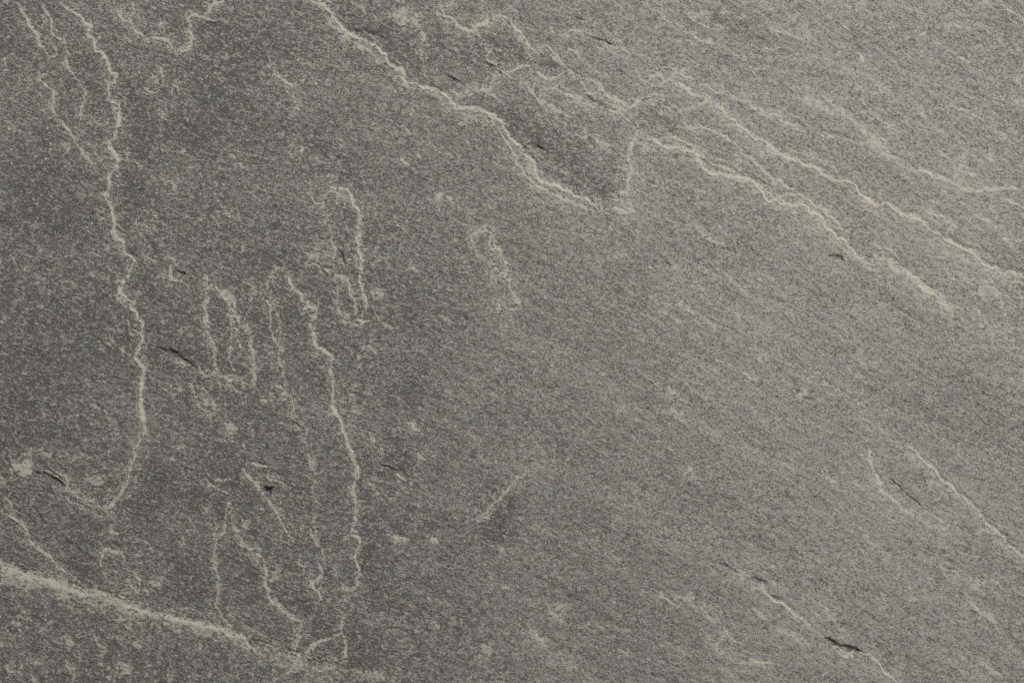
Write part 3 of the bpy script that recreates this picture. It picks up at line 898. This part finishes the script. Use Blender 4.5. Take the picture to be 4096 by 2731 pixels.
# crumbs and crust
breakup = noise(-12, 2.7, 1.8, 5, 0.8, 12)
crisp = noise(0, 0.9, 0.8, 2, 0.6, 13)
br = math_('ADD', cen(breakup, 3.0), cen(crisp, 1.0))
crust_c = mixc(noise(-20, 6, 4, 2, 0.5, 14), (0.338, 0.324, 0.281, 1), (0.445, 0.420, 0.352, 1))
chip = ramp(noise(-14, 3.4, 2.0, 3, 0.65, 16), 0.575, 0.66, 0.0, 0.48)
dep = math_('MAXIMUM', math_('MAXIMUM', math_('MULTIPLY', math_('POWER', a_vein, 0.5), 0.87), math_('MULTIPLY', a_halo, 0.42)), math_('MULTIPLY', a_crumb, 0.60))
cov = ramp(math_('ADD', dep, math_('MULTIPLY', br, ramp(dep, 0.0, 0.25))), 0.36, 0.82, 0.0, 0.78)
cov = math_('MAXIMUM', cov, chip)
colour = mixc(cov, slate, crust_c)
# bluish stain
gp = node('ShaderNodeVectorMath', operation='DISTANCE')
L.new(co, gp.inputs[0]); gp.inputs[1].default_value = (DX, DY, TOP)
blue = math_('MULTIPLY', ramp(gp.outputs['Value'], 0.003, 0.0075, 1.0, 0.0), ramp(breakup, 0.42, 0.6, 0.0, 0.42))
colour = mixc(blue, colour, (0.22, 0.23, 0.33, 1))

bs = node('ShaderNodeBsdfPrincipled')
L.new(colour, bs.inputs['Base Color'])
bs.inputs['Roughness'].default_value = 0.78
bs.inputs['Specular IOR Level'].default_value = 0.25
bump = node('ShaderNodeBump')
bump.inputs['Strength'].default_value = 0.75
bump.inputs['Distance'].default_value = 0.00022
bh = math_('ADD', grain, math_('MULTIPLY', breakup, 0.6))
L.new(bh, bump.inputs['Height'])
L.new(bump.outputs[0], bs.inputs['Normal'])
om = node('ShaderNodeOutputMaterial')
L.new(bs.outputs[0], om.inputs['Surface'])

# ------------------------------------------------------------------ meshes
slab = bpy.data.objects.new('slate_stone', None)
scene.collection.objects.link(slab)
slab.location = (0, 0, 0)
slab['label'] = 'grey cleft slate slab with cream mineral veins and thin flaked layers'
slab['category'] = 'stone slab'
slab['kind'] = 'thing'

def build(name, pos, quads, nrm, att, parent):
    me = bpy.data.meshes.new(name)
    nq = len(quads)
    me.vertices.add(len(pos)); me.vertices.foreach_set('co', pos.astype(np.float32).ravel())
    me.loops.add(nq * 4); me.loops.foreach_set('vertex_index', quads.astype(np.int32).ravel())
    me.polygons.add(nq)
    me.polygons.foreach_set('loop_start', np.arange(0, nq * 4, 4, dtype=np.int32))
    me.polygons.foreach_set('loop_total', np.full(nq, 4, np.int32))
    me.update(calc_edges=True)
    me.polygons.foreach_set('use_smooth', np.ones(nq, bool))
    for k, v in att.items():
        me.attributes.new(k, 'FLOAT', 'POINT').data.foreach_set('value', v.astype(np.float32))
    me.materials.append(mat)
    ob = bpy.data.objects.new(name, me)
    scene.collection.objects.link(ob)
    ob.parent = parent
    # per-loop normals: relief normal on top faces, zero (automatic) elsewhere
    me.normals_split_custom_set(nrm.astype(np.float32))
    return ob

idx = np.arange(NX * NY).reshape(NY, NX)
A_ = idx[:-1, :-1]; B_ = idx[:-1, 1:]; C_ = idx[1:, 1:]; D_ = idx[1:, :-1]
QUADS = np.stack([A_, D_, C_, B_], -1)             # facing up
cell = label[:-1, :-1].copy()

# slab body: whole relief, let down under the other parts, with sides and an underside
pos = POS.copy()
busy = np.zeros((NY + 1, NX + 1), bool); busy[1:-1, 1:-1] = cell > 0
cover = (busy[:-1, :-1] & busy[1:, :-1] & busy[:-1, 1:] & busy[1:, 1:])
# only where all four cells round a vertex belong to parts
pos[cover.ravel(), 2] -= 0.0005
top_q = QUADS.reshape(-1, 4)
rim = np.concatenate([idx[0, :-1], idx[:-1, -1], idx[-1, :0:-1], idx[:0:-1, 0]])
low = pos[rim].copy(); low[:, 2] = 0.0
nb = len(pos)
ring = np.arange(len(rim))
nxt = np.roll(ring, -1)
side_q = np.stack([rim[ring], rim[nxt], nb + nxt, nb + ring], -1)
cen = nb + len(rim)
m = len(rim) // 2
bot_q = np.array([[nb + i, nb + i + 1, nb + (len(rim) - i - 2) % len(rim), nb + len(rim) - i - 1] for i in range(0, m - 1)])
allp = np.vstack([pos, low])
att = {k: np.concatenate([v, v[rim]]) for k, v in ATT.items()}
quads = np.vstack([top_q, side_q, bot_q])
nrm = np.zeros((len(quads) * 4, 3))
nrm[:len(top_q) * 4] = NRM[top_q.ravel()]
build('slab_body', allp, quads, nrm, att, slab)

THICK = 0.0012
for pname, k in parts:
    q = QUADS[cell == k]
    if len(q) < 6:
        continue
    ids, inv = np.unique(q, return_inverse=True)
    q2 = inv.reshape(-1, 4)
    n = len(ids)
    e = np.concatenate([q2[:, [0, 1]], q2[:, [1, 2]], q2[:, [2, 3]], q2[:, [3, 0]]])
    key = e[:, 0] * n + e[:, 1]; rkey = e[:, 1] * n + e[:, 0]
    be = e[~np.isin(key, rkey)]
    sq = np.stack([be[:, 1], be[:, 0], be[:, 0] + n, be[:, 1] + n], -1)
    bq = q2[:, ::-1] + n
    top = POS[ids]; bot = top.copy(); bot[:, 2] -= THICK
    quads = np.vstack([q2, sq, bq])
    nrm = np.zeros((len(quads) * 4, 3))
    nrm[:len(q2) * 4] = NRM[ids][q2.ravel()]
    build(pname, np.vstack([top, bot]), quads, nrm, {kk: np.concatenate([v[ids], v[ids]]) for kk, v in ATT.items()}, slab)
